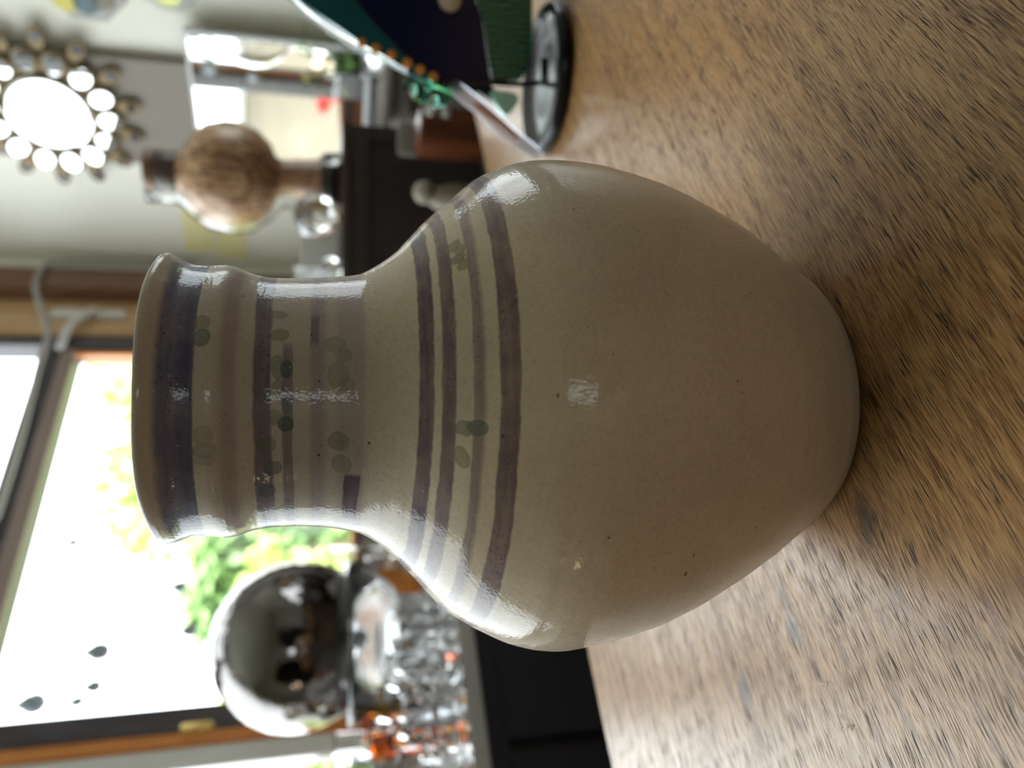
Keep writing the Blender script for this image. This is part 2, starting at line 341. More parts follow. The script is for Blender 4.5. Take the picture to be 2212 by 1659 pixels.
E_T = V((.784, .621, 0)); N_T = V((-.621, .784, 0))     # the table's far edge runs along E_T
def kn(x, y, r):
    p = PZ(x, y); return (p.x, p.y, r)
KNOTS = [kn(1872, 1118, .0052), kn(1715, 1365, .0042), kn(1608, 1490, .0045)]
BODY1 = (.455, .375, .280); BODY2 = (.555, .445, .325)
DABS = [(33, 217.3, 2.6, 2.5, .75, 'a'), (27, 216.9, 2.6, 2.6, .85, 'b'), (41, 195.9, 1.7, 2.9, .7, 'a'), (31, 195.4, 2.3, 2.8, .8, 'a'), (53, 196.2, 2.4, 3.0, .35, 'a'),
    (16, 193.1, 2.8, 2.0, .85, 'c'), (17, 196.0, 4.0, 2.0, .55, 'b'), (8, 195.8, 3.4, 1.9, .5, 'b'), (2, 192.8, 3.4, 1.7, .6, 'c'), (-6, 193.5, 2.5, 2.4, .9, 'c'), (-3, 196.5, 2.6, 1.8, .5, 'b'),
    (-14, 199.0, 2.9, 3.0, .55, 'b'), (-25, 197.3, 2.6, 2.9, .7, 'c'), (-37, 199.2, 2.8, 2.7, .75, 'c'), (-49, 194.2, 2.6, 2.6, .6, 'b'), (-44, 193.4, 1.6, 1.6, .5, 'b'),
    (26, 178.9, 3.0, 3.0, .42, 'a'), (21, 176.6, 2.4, 2.4, .42, 'a'), (13, 178.3, 4.2, 3.6, .45, 'a'), (9, 175.6, 2.4, 2.6, .42, 'a'),
    (-13, 178.1, 3.2, 3.2, .72, 'a'), (-23, 177.3, 3.4, 3.3, .62, 'a'), (-9, 216.3, 3.2, 3.0, .35, 'a'), (-15, 215.7, 2.4, 3.6, .35, 'b'), (-19, 216, 1.6, 3.4, .28, 'b'),
    (46, 144.0, 1.5, 2.0, .85, 'o'), (43.5, 142.6, 1.5, 1.6, .85, 'o'), (40.5, 143.6, 1.4, 1.9, .9, 'a'), (37.5, 142.2, 1.5, 1.8, .85, 'o'),
    (-4, 144.6, 1.55, 2.4, .92, 'a'), (-3.6, 141.2, 1.5, 2.6, .85, 'b'), (-11, 145.0, 1.9, 2.0, .85, 'o')]
SPECKS = [(3, 122.1, .55), (42, 111.3, .35), (10, 107.4, .3), (-28, 53.5, .5), (-30, 77.2, .5), (-28, 86.3, .3), (-35, 77.8, .9), (-13, 169.2, .8), (-5, 135.2, .65), (7, 222.6, .6),
    (7, 225.9, .35), (-2, 209.8, .3), (-15, 183.0, .45), (-19, 183.9, .8), (11, 183.7, .6), (31, 186.0, .6), (26, 57, .35), (-24, 114, .3), (15, 113.6, .28)]

M_OAK = oak_table(); M_VASE = vase_glaze()
M_WALL = simple('cream_wall_paint', (.80, .785, .71), .8, .05, 3., bump=.0006)
M_WALL2 = simple('grey_room_paint', (.74, .68, .60), .85, .1, 2.)
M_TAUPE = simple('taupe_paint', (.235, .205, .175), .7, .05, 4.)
M_CEIL = simple('ceiling_paint', (.80, .79, .74), .9, .04, 2.)
M_FLOOR = grain('dark_floorboards', (.20, .14, .09), (.30, .21, .14), 0, 3., .45)
M_FRAME = grain('dark_window_frame', (.060, .050, .062), (.085, .068, .078), 2, 6., .35)
M_BROWN = grain('red_brown_wood', (.16, .075, .042), (.21, .105, .06), 2, 8., .4)
M_PINE = grain('golden_pine', (.55, .33, .15), (.66, .45, .25), 2, 7., .35)
M_ORANGE = grain('orange_sunlit_wood', (.62, .21, .05), (.75, .30, .09), 2, 8., .3)  # sunlight on mullion and bead edges put into the varnish orange
M_WHITEMET = simple('white_painted_metal', (.75, .74, .72), .35, .05, 20.)
M_BRASS = simple('brass', (.75, .55, .22), .25, .1, 30., 1.)
M_PANE = panem('window_glass')
M_GLASS = glassm('clear_glass'); M_SMOKE = glassm('smoked_glass', (.72, .74, .76)); M_AMBER = glassm('amber_glass', (.95, .36, .06)); M_FROST = glassm('frosted_glass', (.95, .97, 1), .35)
M_TEALG = glassm('teal_glass', (.25, .75, .62), .05); M_MINT = simple('mint_glaze', (.38, .66, .55), .15, .2, 30.)
M_MIRROR = simple('silvered_mirror', (.90, .91, .90), .02, .01, 3., 1.)
M_GOLDLEAD = simple('tarnished_gold_frame', (.14, .10, .05), .4, .3, 40., .7)
M_BLACK = simple('black_lacquer', (.005, .005, .006), .2, .2, 20., spec=.22)
M_NAVYFRONT = simple('near_black_blue_panel', (.004, .004, .008), .45, .2, 6.)
M_SIDETOP = simple('grey_sideboard_top', (.38, .36, .34), .35, .12, 12.)
M_DARKWOOD = grain('very_dark_wood', (.014, .008, .007), (.028, .016, .013), 2, 8., .6)
M_DARKWOOD2 = grain('dark_brown_wood', (.045, .026, .020), (.07, .042, .03), 0, 8., .4)
M_CRATE = grain('red_varnished_wood', (.07, .018, .008), (.15, .045, .014), 2, 9., .35)
M_YELLOW = simple('pale_yellow_card', (.78, .72, .38), .7, .06, 9.)
M_CORD = simple('grey_white_cord', (.40, .38, .36), .5, .05, 40.)
M_CLOTH = simple('white_plaster', (.68, .66, .62), .6, .08, 20.)

# ================================================================== the setting
def wallpoly(name, quads, mat, fn, off0, off1):
    """a wall made of rectangular panels (s0,s1,z0,z1) all in one mesh"""
    bm = bmesh.new()
    for s0, s1, z0, z1 in quads:
        P = fn(s0, z0, off0); bm_box(bm, P, fn(s1, z0, off0) - P, fn(s0, z0, off1) - P, UZ * (z1 - z0))
    return tag(mkbm(name, bm, mat), kind='structure')
OZ0, OZ1, OS0, OS1 = .03, 1.66, .045, 2.30
wallpoly('wall_left', [(-.12, OS0, ZF, ZC), (OS0, OS1, ZF, OZ0), (OS0, OS1, OZ1, ZC), (OS1, S, ZF, ZC)], M_WALL, W, -.12, 0)
WZ0, WZ1, WS0, WS1 = .05, .62, 1.04, 1.92
wallpoly('wall_right', [(0, WS0, ZF, ZC), (WS0, WS1, ZF, WZ0), (WS0, WS1, WZ1, ZC), (WS1, S, ZF, ZC)], M_WALL, R, -.12, 0)
BZ0, BZ1, BS0, BS1 = -.74, 1.25, 2.98, 3.46      # glazed door in the wall behind the camera
wallpoly('wall_back', [(0, BS0, ZF, ZC), (BS0, BS1, BZ1, ZC), (BS1, S + .12, ZF, ZC)], M_WALL2, W, S, S + .12)
wallpoly('wall_front', [(0, S + .12, ZF, ZC)], M_WALL2, R, S, S + .12)
for nm, z0, z1, mt in (('floor', ZF - .1, ZF, M_FLOOR), ('ceiling', ZC, ZC + .1, M_CEIL)):
    wallpoly(nm, [(-.12, S + .12, z0, z1)], mt, W, -.12, S + .12)
# wall shade painted as a taupe strip 2 cm proud of the right wall
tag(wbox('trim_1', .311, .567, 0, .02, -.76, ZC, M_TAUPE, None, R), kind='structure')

# the big window (window_1): frames, rails, panes
w1 = empty('window_1', W(1.2, OZ0), kind='structure')
wbox('jamb', OS0, .118, -.11, .012, OZ0, OZ1, M_BROWN, w1)
wbox('jamb_board', .118, .237, -.11, -.03, OZ0, OZ1, M_PINE, w1)
def sash(s0, s1, z0, z1, fw=.05, o0=-.09, o1=-.035, mat=None, bead=True):
    mt = mat or M_FRAME
    for a, b, c, d_ in ((s0, s0 + fw, z0, z1), (s1 - fw, s1, z0, z1), (s0 + fw, s1 - fw, z0, z0 + fw), (s0 + fw, s1 - fw, z1 - fw, z1)):
        wbox('sash_rail', a, b, o0, o1, c, d_, mt, w1)
    wbox('pane', s0 + fw - .005, s1 - fw + .005, -.066, -.062, z0 + fw - .005, z1 - fw + .005, M_PANE, w1, bev=0)
sash(.237, 1.187, .07, .792, .045)
sash(.237, 1.187, .794, 1.63, .030)
sash(1.212, 2.29, .07, 1.63, .035, mat=M_WHITEMET)
wbox('bottom_rail', .237, 1.187, -.10, -.02, OZ0, .072, M_BROWN, w1)
wbox('bottom_rail', 1.212, 2.29, -.10, -.02, OZ0, .072, M_BROWN, w1)
wbox('mullion', 1.187, 1.212, -.10, -.033, OZ0, OZ1, M_ORANGE, w1)
wbox('glazing_bead', .284, .296, -.06, -.035, .1, .755, M_ORANGE, w1)
wbox('glazing_bead', .30, 1.14, -.060, -.036, .108, .122, M_ORANGE, w1)
wbox('transom_bead', .29, 1.14, -.034, -.022, .745, .775, simple('dusty_pink_lit_edge', (.32, .24, .22), .5), w1)  # light on the transom's lower edge put into the pink
wbox('window_sill', .05, 2.28, -.03, .05, .012, OZ0, M_PINE, w1)
# second window in the right wall and the glazed door behind
w2 = empty('window_2', R(1.35, WZ0), kind='structure')
for a, b, c, d_ in ((WS0, WS0 + .05, WZ0, WZ1), (WS1 - .05, WS1, WZ0, WZ1), (WS0, WS1, WZ0, WZ0 + .05), (WS0, WS1, WZ1 - .05, WZ1), (1.425, 1.455, WZ0, WZ1)):
    wbox('window_frame', a, b, -.09, -.03, c, d_, M_WHITEMET, w2, R)
wbox('pane', WS0 + .04, WS1 - .04, -.062, -.058, WZ0 + .04, WZ1 - .04, M_PANE, w2, R, 0)
d1 = empty('door_1', W(3.25, ZF, S), kind='structure')
for a, b, c, d_ in ((BS0, BS0 + .09, BZ0, BZ1), (BS1 - .09, BS1, BZ0, BZ1), (BS0, BS1, BZ0, .15), (BS0, BS1, BZ1 - .09, BZ1)):
    wbox('door_frame', a, b, S + .03, S + .08, c, d_, M_DARKWOOD2, d1)
wbox('pane', BS0 + .08, BS1 - .08, S + .05, S + .055, .14, BZ1 - .08, M_PANE, d1, None, 0)
tag(w1, 'large dark framed window with pale sky outside')

def portal(name, c, n, sx, sz, along):
    L = bpy.data.lights.new(name, 'AREA'); L.shape = 'RECTANGLE'; L.size = sx; L.size_y = sz; L.cycles.is_portal = True
    o = bpy.data.objects.new(name, L); COL.objects.link(o)
    zx = -n; xx = along; yy = zx.cross(xx)
    o.matrix_world = Matrix(((xx.x, yy.x, zx.x, c.x), (xx.y, yy.y, zx.y, c.y), (xx.z, yy.z, zx.z, c.z), (0, 0, 0, 1)))
portal('window_portal', W((OS0 + OS1) / 2, (OZ0 + OZ1) / 2, -.125), m, OS1 - OS0, OZ1 - OZ0, w)
portal('window_portal', R((WS0 + WS1) / 2, (WZ0 + WZ1) / 2, -.125), w, WS1 - WS0, WZ1 - WZ0, m)
portal('door_portal', W((BS0 + BS1) / 2, .2, S + .125), -m, BS1 - BS0, 2.0, w)

# ================================================================== outdoors
t = NT('garden_ground'); t.bsdf(Base_Color=t.mix(t.noise(t.pos(), 1.5, 4), (.10, .16, .04), (.22, .24, .09)), Roughness=.9)
gz = ZF - .25
bm = bmesh.new(); n = 24; gv = [[bm.verts.new(V((-22 + 40 * i / n, 2.6 + 30 * j / n, gz + .25 * math.sin(i * 1.3) * math.cos(j * .9) + .03 * j))) for j in range(n + 1)] for i in range(n + 1)]
for i in range(n):
    for j in range(n): bm.faces.new((gv[i][j], gv[i + 1][j], gv[i + 1][j + 1], gv[i][j + 1]))
tag(mkbm('ground', bm, t.mat), kind='structure')
t = NT('sunlit_leaves'); t.bsdf(Base_Color=t.mix(t.noise(t.pos(), 5., 4), (.16, .30, .05), (.55, .62, .16)), Roughness=.6); M_LEAF = t.mat
t = NT('deep_green_leaves'); t.bsdf(Base_Color=t.mix(t.noise(t.pos(), 5., 4), (.07, .16, .05), (.24, .36, .12)), Roughness=.6); M_LEAF2 = t.mat
M_BARK = simple('bark', (.16, .11, .07), .9, .3, 12.)
def tree(c, h, rx, rz, mat, label, seed, nl=2600):
    rnd = random.Random(seed); e = empty('garden_tree', V((c.x, c.y, gz)), label, 'tree', 'trees and bushes beyond the window')
    ctr = V((c.x, c.y, h))
    tube('trunk', smoothpts([V((c.x, c.y, gz - .1)), V((c.x + .1, c.y, (gz + h) / 2)), ctr]), [.14 - .006 * i for i in range(13)], M_BARK, e)
    vs = []; fs = []
    lumps = [(ctr + V((rnd.uniform(-1, 1) * rx * .6, rnd.uniform(-1, 1) * rx * .2, rnd.uniform(-1, 1) * rz * .6)), rnd.uniform(.35, .6)) for _ in range(14)]
    for _ in range(nl):
        lc, lr = rnd.choice(lumps); d_ = V((rnd.gauss(0, 1), rnd.gauss(0, 1), rnd.gauss(0, 1))).normalized() * rnd.uniform(.6, 1.)
        p = lc + V((d_.x * rx, d_.y * rx * .45, d_.z * rz)) * lr; s_ = rnd.uniform(.05, .10) * max(1, rx / 1.5)
        a = V((rnd.gauss(0, 1), rnd.gauss(0, 1), rnd.gauss(0, 1))).normalized() * s_; b = a.orthogonal().normalized() * s_ * .6
        i = len(vs); vs += [p - a, p + b, p + a, p - b]; fs.append((i, i + 1, i + 2, i + 3))
    me = bpy.data.meshes.new('foliage'); me.from_pydata([tuple(v) for v in vs], [], fs); o = link('foliage', me, mat, e); o['kind'] = 'stuff'
def TP(x, y, yy): return PY(x, y, yy)
p = TP(430, 880, 14.); tree(p, p.z, 2.8, 1.9, M_LEAF, 'round pale green tree directly behind the vase rim', 1)
p = TP(470, 1110, 9.5); tree(p, p.z, 1.5, .9, M_LEAF, 'yellow green tree between the vase neck and the mirrored globe', 2)
p = TP(520, 1230, 6.8); tree(p, p.z, .85, .46, M_LEAF2, 'darker green bush just above the mirrored globe', 3)
p = TP(640, 1050, 20.); tree(p, p.z, 5.2, 2.0, M_LEAF2, 'wide low green bush behind the vase neck', 4, 3400)
p = TP(640, 1480, 5.2); tree(p, p.z, 1.1, .45, M_LEAF, 'low sunny bush hidden behind the mirrored globe', 5)
p = TP(480, 1655, 3.6); tree(p, p.z, .30, .2, M_LEAF2, 'small green bush seen past the orange window post', 6, 900)
gw = empty('added_reflection_wall', V((-6.5, 0, gz)), 'long brown rendered wall added out of the frame to darken the rectangular mirror', 'wall')  # added wall, not seen directly, tones down the mirror's reflection
bm = bmesh.new(); bm_box(bm, V((-6.7, -5.5, gz)), V((.2, 0, 0)), V((0, 6.5, 0)), UZ * (.98 - gz), .02); mkbm('wall_body', bm, simple('brown_render', (.16, .135, .10), .9, .35, 1.2), gw)
bm = bmesh.new(); bm_box(bm, V((-6.74, -5.54, .98)), V((.28, 0, 0)), V((0, 6.58, 0)), UZ * .06, .01); mkbm('coping', bm, simple('coping_stone', (.25, .23, .2), .9), gw)
# neighbour's house with orange roof
hm = empty('neighbour_house', TP(260, 830, 27), 'distant house with an orange tiled gable roof outside the window', 'house')
M_ROOF = simple('orange_roof_tiles', (.70, .33, .18), .8, .2, 3.); M_RENDER = simple('pale_render', (.70, .60, .52), .9)
HY = 27.0
a = TP(205, 775, HY); b = TP(300, 925, HY); q1 = TP(215, 880, HY)
prism('roof', [V((b.x, HY, b.z)), V((q1.x, HY, q1.z - .1)), V((a.x, HY, a.z)), V((a.x + 2.5, HY, a.z)), V((a.x + 3.2, HY, b.z))], V((0, 6, 0)), M_ROOF, hm)
prism('wall', [V((b.x + .2, HY + .3, b.z)), V((a.x + 3.0, HY + .3, b.z)), V((a.x + 3.0, HY + .3, gz)), V((b.x + .2, HY + .3, gz))], V((0, 5.4, 0)), M_RENDER, hm)
c1 = TP(207, 884, HY - .5); c2 = TP(292, 922, HY - .5)
prism('chimney', [c1, V((c2.x, HY - .5, c1.z)), V((c2.x, HY - .5, c2.z)), V((c1.x, HY - .5, c2.z))], V((0, .9, 0)), simple('pink_brick', (.50, .30, .26), .8), hm)

# ================================================================== oak table with the vase
tb = empty('oak_table', V((.0, .0, ZF)), 'oak table with open dark grain, standing in the room under the vase', 'table')
eP = V((-.181, .241, 0)); a0 = eP - E_T * .75; 
bm = bmesh.new(); bm_box(bm, a0 - UZ * .032 - N_T * .85, E_T * 1.42, N_T * .85, UZ * .032, .0035)
mkbm('tabletop', bm, M_OAK, tb)
bm = bmesh.new(); bm_box(bm, a0 - UZ * .10 - N_T * .80 + E_T * .06, E_T * 1.30, N_T * .74, UZ * .068, .002); mkbm('apron', bm, M_DARKWOOD2, tb)
for i in (0, 1):
    for j in (0, 1):
        c = a0 + E_T * (.10 + 1.20 * i) - N_T * (.12 + .62 * j)
        bm = bmesh.new(); bm_lathe(bm, [(0, ZF), (.02, ZF), (.03, -.4), (.035, -.101), (0, -.101)], V((c.x, c.y, 0)), 16); mkbm('leg', bm, M_DARKWOOD2, tb, True)

# the stoneware vase: outline thrown by hand, so each ring has its own centre
def vase():
    rnd = random.Random(5); seg = 240; ph = [rnd.uniform(0, 6.28) for _ in range(6)]
    outer = [(z / 1000, r / 1000, c / 1000) for z, r, c in PROF][::-1]
    pts = []
    for i in range(len(outer) - 1):
        for k in range(2):
            t = k / 2; pts.append(tuple(outer[i][q] * (1 - t) + outer[i + 1][q] * t for q in range(3)))
    pts.append(outer[-1])
    # foot: slightly rolled under, then rim and inside wall
    z0, r0, c0 = pts[0]
    prof = [(0, .0022, c0), (r0 - .006, .0012, c0), (r0 - .0035, .0, c0)] + [(r, z if i else .0018, c) for i, (z, r, c) in enumerate(pts)]
    zt, rt, ct = pts[-1]
    prof += [(rt - .0004, zt + .0009, ct), (rt - .0012, zt + .0016, ct), (rt - .0024, zt + .0018, ct), (rt - .0036, zt + .0012, ct)]
    for z, r, c in pts[::-6]:
        if z < .006: break
        prof.append((max(r - .0045, .001), z - .001, c))
    prof.append((.0, .006, c0))
    bm = bmesh.new(); rings = []
    for r, z, c in prof:
        if r < 1e-5: rings.append([bm.verts.new(V((c, 0, z)))]); continue
        ring = []
        for k in range(seg):
            a = 2 * math.pi * k / seg
            wob = 1 + .0016 * math.sin(2 * a + ph[0] + z * 20) + .0010 * math.sin(3 * a + ph[1] - z * 31) + .0006 * math.sin(7 * a + z * 90)
            dz = (.0004 * math.sin(a * 2 + ph[2]) + .0003 * math.sin(a * 5 + ph[3])) if z > .2 else 0
            if z < .012: wob += .004 * math.sin(5 * a + ph[4]) * (1 - z / .012)
            ring.append(bm.verts.new(V((c + r * wob * math.cos(a), r * wob * math.sin(a), z + dz))))
        rings.append(ring)
    for a, b in zip(rings, rings[1:]):
        for k in range(seg):
            k2 = (k + 1) % seg; u = []
            for v in (a[k % len(a)], a[k2 % len(a)], b[k2 % len(b)], b[k % len(b)]):
                if v not in u: u.append(v)
            bm.faces.new(u)
    bmesh.ops.recalc_face_normals(bm, faces=bm.faces)
    me = bpy.data.meshes.new('stoneware_vase'); bm.to_mesh(me); bm.free()
    for p in me.polygons: p.use_smooth = True
    me.materials.append(M_VASE)
    o = bpy.data.objects.new('stoneware_vase', me); COL.objects.link(o)
    tag(o, 'large beige stoneware vase with purple bands on its shoulder and a blue-banded neck', 'vase')
vase()

# ================================================================== near things on the table
def disc_stand():
    c = PZ(1192, 176, 0.); c = V((c.x, c.y, 0)); rr = .0585
    e = empty('ornament_on_stand', c, 'blue and green glass wing ornament with orange spots on a round black stand', 'ornament')
    lathe('stand_base', [(0, 0), (rr - .004, 0), (rr, .0025), (rr, .0085), (rr - .0015, .0105), (rr - .0055, .0108), (rr - .010, .0075), (rr * .45, .0062), (0, .0060)], c, M_BLACK, e, 72)
    yy = c.y + .004
    P = lambda x, y, d=0.: PY(x, y, yy + d)
    tube('stem', smoothpts([V((P(1190, 180).x, yy, .0065)), P(1120, 182), P(1040, 178), P(955, 182)], 5), .0022, M_BLACK, e)
    tube('stem_foot', [c + V((-.004, 0, .006)), c + V((.018, 0, .0075))], .0025, M_BLACK, e)
    blue = simple('midnight_blue_glaze', (.003, .006, .040), .2, .35, 30.); teal = simple('dark_teal_glaze', (.012, .085, .105), .16, .5, 22.)
    t = NT('green_ribbed_glaze'); o = t.obj(); wv = t.n('TexWave', wave_type='BANDS', bands_direction='X'); t.put(wv.inputs[0], o); wv.inputs['Scale'].default_value = 60.
    wv.inputs['Distortion'].default_value = 5.; wv.inputs['Detail'].default_value = 2.
    t.bsdf(Base_Color=t.mix(wv.outputs['Fac'], (.004, .030, .020), (.035, .17, .09)), Roughness=.2, Normal=t.bump(wv.outputs['Fac'], .4, .002)); green = t.mat
    th = V((0, .007, 0))
    # outline: the wing goes on above the frame
    prism('wing_panel', [P(*q) for q in ((760, -170), (850, -180), (1000, -60), (1040, 30), (1052, 120), (1062, 178), (1000, 176), (955, 176), (900, 140), (860, 100), (800, 40), (740, -40))], th, blue, e, .001)
    prism('wing_border', [P(*q, .0008) for q in ((560, -170), (757, -170), (738, -40), (798, 42), (858, 103), (898, 143), (950, 176), (930, 176), (870, 148), (800, 106), (720, 50), (655, 5), (600, -50))], th, teal, e, .001)
    prism('wing_lobe', [P(*q, .0006) for q in ((1000, -190), (1150, -190), (1150, -60), (1150, 60), (1147, 130), (1128, 168), (1064, 177), (1055, 120), (1043, 28), (1004, -60))], th, green, e, .001)
    # clear rim of glass following the edge
    rim = [P(*q, .001) for q in ((590, -55), (622, -12), (668, 32), (722, 72), (775, 102), (830, 128), (880, 155), (940, 182))]
    tube('glass_rim', smoothpts(rim, 6), .0022, M_GLASS, e, 10)
    orange = simple('orange_enamel', (.62, .24, .04), .3, .2, 60.)
    for x, y, r in ((782, 92, .0036), (812, 105, .0040), (846, 118, .0040), (880, 136, .0042), (908, 150, .0040), (936, 166, .0042)):
        o = ball('orange_spot', P(x, y, -.001), r, orange, e, 2, True, (1, .5, 1))
    prism('tail_strip', [P(*q, -.004) for q in ((972, 178), (985, 172), (1010, 190), (1062, 232), (1112, 278), (1150, 308), (1174, 331), (1154, 339), (1126, 324), (1080, 290), (1030, 243), (985, 208), (968, 192))], V((0, .0035, 0)), glassm('lilac_milk_glass', (.88, .87, .98), .5), e, .0006)
    prism('tail_stripe', [P(*q, -.0052) for q in ((1020, 218), (1045, 226), (1090, 262), (1125, 296), (1112, 300), (1072, 268), (1030, 236))], V((0, .0016, 0)), simple('salmon_glaze', (.62, .36, .30), .3, .05, 9.), e, .0003)
    prism('leaf_piece', [P(*q, .002) for q in ((868, 178), (900, 168), (950, 188), (985, 200), (980, 216), (960, 228), (925, 225), (890, 208))], V((0, .006, 0)), M_TEALG, e, .0012)
    ball('glass_drop', P(938, 222, -.003), .0052, M_GLASS, e, 3, True, (1.1, .7, .8)); ball('glass_drop', P(893, 195, -.003), .0048, M_GLASS, e, 3, True, (1.0, .6, .7))
    ball('glass_drop', P(925, 185, -.003), .0050, M_TEALG, e, 3, True, (1.0, .6, .7))
    prism('mint_piece', [P(*q, .003) for q in ((1058, 196), (1092, 195), (1118, 202), (1122, 214), (1108, 238), (1092, 250), (1072, 226))], V((0, .006, 0)), M_MINT, e, .0012)
    prism('dark_leaf', [P(*q, .006) for q in ((870, 172), (895, 158), (945, 178), (1010, 176), (1060, 182), (1075, 200), (1090, 235), (1070, 222), (1030, 195), (980, 196), (930, 186))], V((0, .005, 0)), simple('black_green_glaze', (.010, .022, .020), .2, .3, 30.), e, .0008)
    ball('pebble', P(972, -2, -.004), .0105, simple('beige_pebble', (.50, .42, .33), .4, .15, 30.), e, 3, True, (1, .5, .9))
disc_stand()
# two wispy fibres on the wood
for x, y, pts, lab in ((1610, 1480, [(1770, 1470), (1778, 1476), (1786, 1474), (1790, 1484)], 'short pale fibre lying on the pale side of the tabletop'),
                       (1, 1, [(1808, 1545), (1818, 1560), (1822, 1574), (1834, 1566), (1830, 1580)], 'tangled pale fibre lying nearest the tabletop corner'),):
    tag(tube('loose_fibre', smoothpts([PZ(a, b, .0008) + V((0, 0, .0006 * (i % 2))) for i, (a, b) in enumerate(pts)], 5), .00016, simple('pale_fibre', (.7, .6, .45), .8), None, 6), lab, 'fibre')

# ================================================================== sideboard under the window, with cut glass
sbd = empty('sideboard', W(1.3, ZF, .3), 'long low sideboard with grey top and near black front below the window', 'sideboard')
wbox('cabinet_body', .78, 2.6, .056, .400, ZF, -.022, M_NAVYFRONT, sbd)
wbox('cabinet_top', .76, 2.62, .052, .420, -.022, 0, M_SIDETOP, sbd)
for i in range(3):
    dd = wbox('cabinet_door', .80 + .60 * i, 1.385 + .60 * i, .400, .412, ZF + .06, -.05, M_NAVYFRONT, sbd)
    ball('door_knob', W(1.33 + .60 * i, -.36, .424), .012, M_BRASS, dd, 2)

def onsb(x, y, off):
    """point on the sideboard top seen in the direction of (x,y), at offset off from the window wall"""
    q = onpl(x, y, K + m * off, m); return V((q.x, q.y, 0))
def facet(bm, prof, c, seg, rot=0.):
    rings = []
    for r, h in prof:
        rings.append([bm.verts.new(c + V((r * math.cos(2 * math.pi * k / seg + rot), r * math.sin(2 * math.pi * k / seg + rot), h))) for k in range(seg)] if r > 1e-6 else [bm.verts.new(c + V((0, 0, h)))])
    for a, b in zip(rings, rings[1:]):
        for k in range(seg):
            u = []
            for v in (a[k % len(a)], a[(k + 1) % seg % len(a)], b[(k + 1) % seg % len(b)], b[k % len(b)]):
                if v not in u: u.append(v)
            bm.faces.new(u)
def tumbler(c, h, r, mat, nm='cut_glass_tumbler', label='', group=None, cat='glass', seg=10):
    bm = bmesh.new()
    facet(bm, [(0, 0), (r * .80, 0), (r * .86, h * .05), (r * .80, h * .16), (r * .90, h * .30), (r * .82, h * .44), (r * .94, h * .58), (r * .88, h * .70), (r, h * .98), (r * .97, h), (r * .88, h * .98), (r * .76, h * .5), (r * .68, h * .2), (0, h * .18)], c, seg, .3)
    return tag(mkbm(nm, bm, mat), label, cat, group)
def candlestick(c, h, r, mat, label, group=None):
    e = empty('cut_glass_candlestick', c, label, 'candlestick', group)
    bm = bmesh.new(); facet(bm, [(0, 0), (r, 0), (r, h * .07), (r * .45, h * .16), (r * .25, h * .24), (0, h * .24)], c, 8); mkbm('foot', bm, mat, e)
    for i in range(3):
        bm = bmesh.new(); z0 = h * (.24 + .17 * i); facet(bm, [(0, z0), (r * .22, z0), (r * .55, z0 + h * .085), (r * .22, z0 + h * .17), (0, z0 + h * .17)], c, 8, .4 * i); mkbm('facet_ball', bm, mat, e)
    bm = bmesh.new(); facet(bm, [(0, h * .75), (r * .3, h * .75), (r * .62, h * .86), (r * .62, h), (r * .45, h), (r * .40, h * .88), (0, h * .86)], c, 8); mkbm('cup', bm, mat, e)
    return e
def goblet(c, h, r, mat, label, group=None):
    e = empty('cut_glass_goblet', c, label, 'glass', group)
    bm = bmesh.new(); facet(bm, [(0, 0), (r * .8, 0), (r * .8, h * .03), (r * .18, h * .10), (r * .15, h * .30), (r * .3, h * .36), (0, h * .36)], c, 12); mkbm('foot', bm, mat, e)
    bm = bmesh.new(); facet(bm, [(0, h * .36), (r * .5, h * .38), (r * .95, h * .6), (r, h), (r * .92, h), (r * .86, h * .62), (r * .4, h * .43), (0, h * .42)], c, 12); mkbm('bowl', bm, mat, e)
    return e
G = 'cut glass crowded on the sideboard below the window'
# front row (x ~ 1000), second row, back row: (x, y, offset, height, radius, kind, material)
items = [
 (1, 1384, .399, .070, .019, 't', M_GLASS, 'low clear tumbler emerging from behind the big vase at the sideboard edge'),
 (1, 1350, .342, .085, .018, 't', M_GLASS, 'clear tumbler behind the vase shoulder, second row'),
 (1, 1302, .335, .075, .018, 'g', M_GLASS, 'small clear goblet below the orange jar'),
 (1, 1432, .399, .100, .022, 't', M_GLASS, 'clear cut glass tumbler at the sideboard edge, closest to the big vase'),
 (1, 1484, .399, .115, .020, 'c', M_GLASS, 'clear faceted candlestick standing second from the big vase on the sideboard edge'),
 (1, 1536, .399, .080, .021, 't', M_SMOKE, 'squat smoky cut glass tumbler on the sideboard edge'),
 (1, 1588, .399, .105, .020, 'c', M_GLASS, 'clear faceted candlestick in the front row, beside the squat smoky tumbler'),
 (1, 1640, .399, .090, .021, 't', M_GLASS, 'clear cut glass tumbler at the very end of the front row'),
 (1, 1400, .342, .095, .018, 'g', M_GLASS, 'clear stemmed goblet half hidden behind the big vase shoulder'),
 (1, 1452, .342, .100, .018, 'c', M_GLASS, 'clear candlestick in the second row beside the globe foot'),
 (1, 1502, .342, .095, .018, 'g', M_SMOKE, 'smoky stemmed goblet in the second row of glass'),
 (1, 1552, .342, .125, .018, 'c', M_GLASS, 'clear candlestick in the second row under the orange window post'),
 (1, 1600, .342, .120, .018, 't', M_AMBER, 'tall amber cut glass tumbler between the clear candlesticks'),
 (1, 1646, .342, .130, .018, 'g', M_GLASS, 'clear goblet beside the tall amber tumbler'),
 (1, 1560, .090, .120, .022, 't', M_AMBER, 'amber cut glass tumbler in the back row under the post'),
 (1, 1590, .150, .165, .020, 't', M_GLASS, 'tall narrow clear glass in the back row next to amber'),
 (1, 1622, .200, .190, .020, 'c', M_GLASS, 'very tall slim clear candlestick in the back row'),
 (1, 1652, .270, .140, .022, 't', M_SMOKE, 'smoky tumbler at the picture edge in the back row'),
]
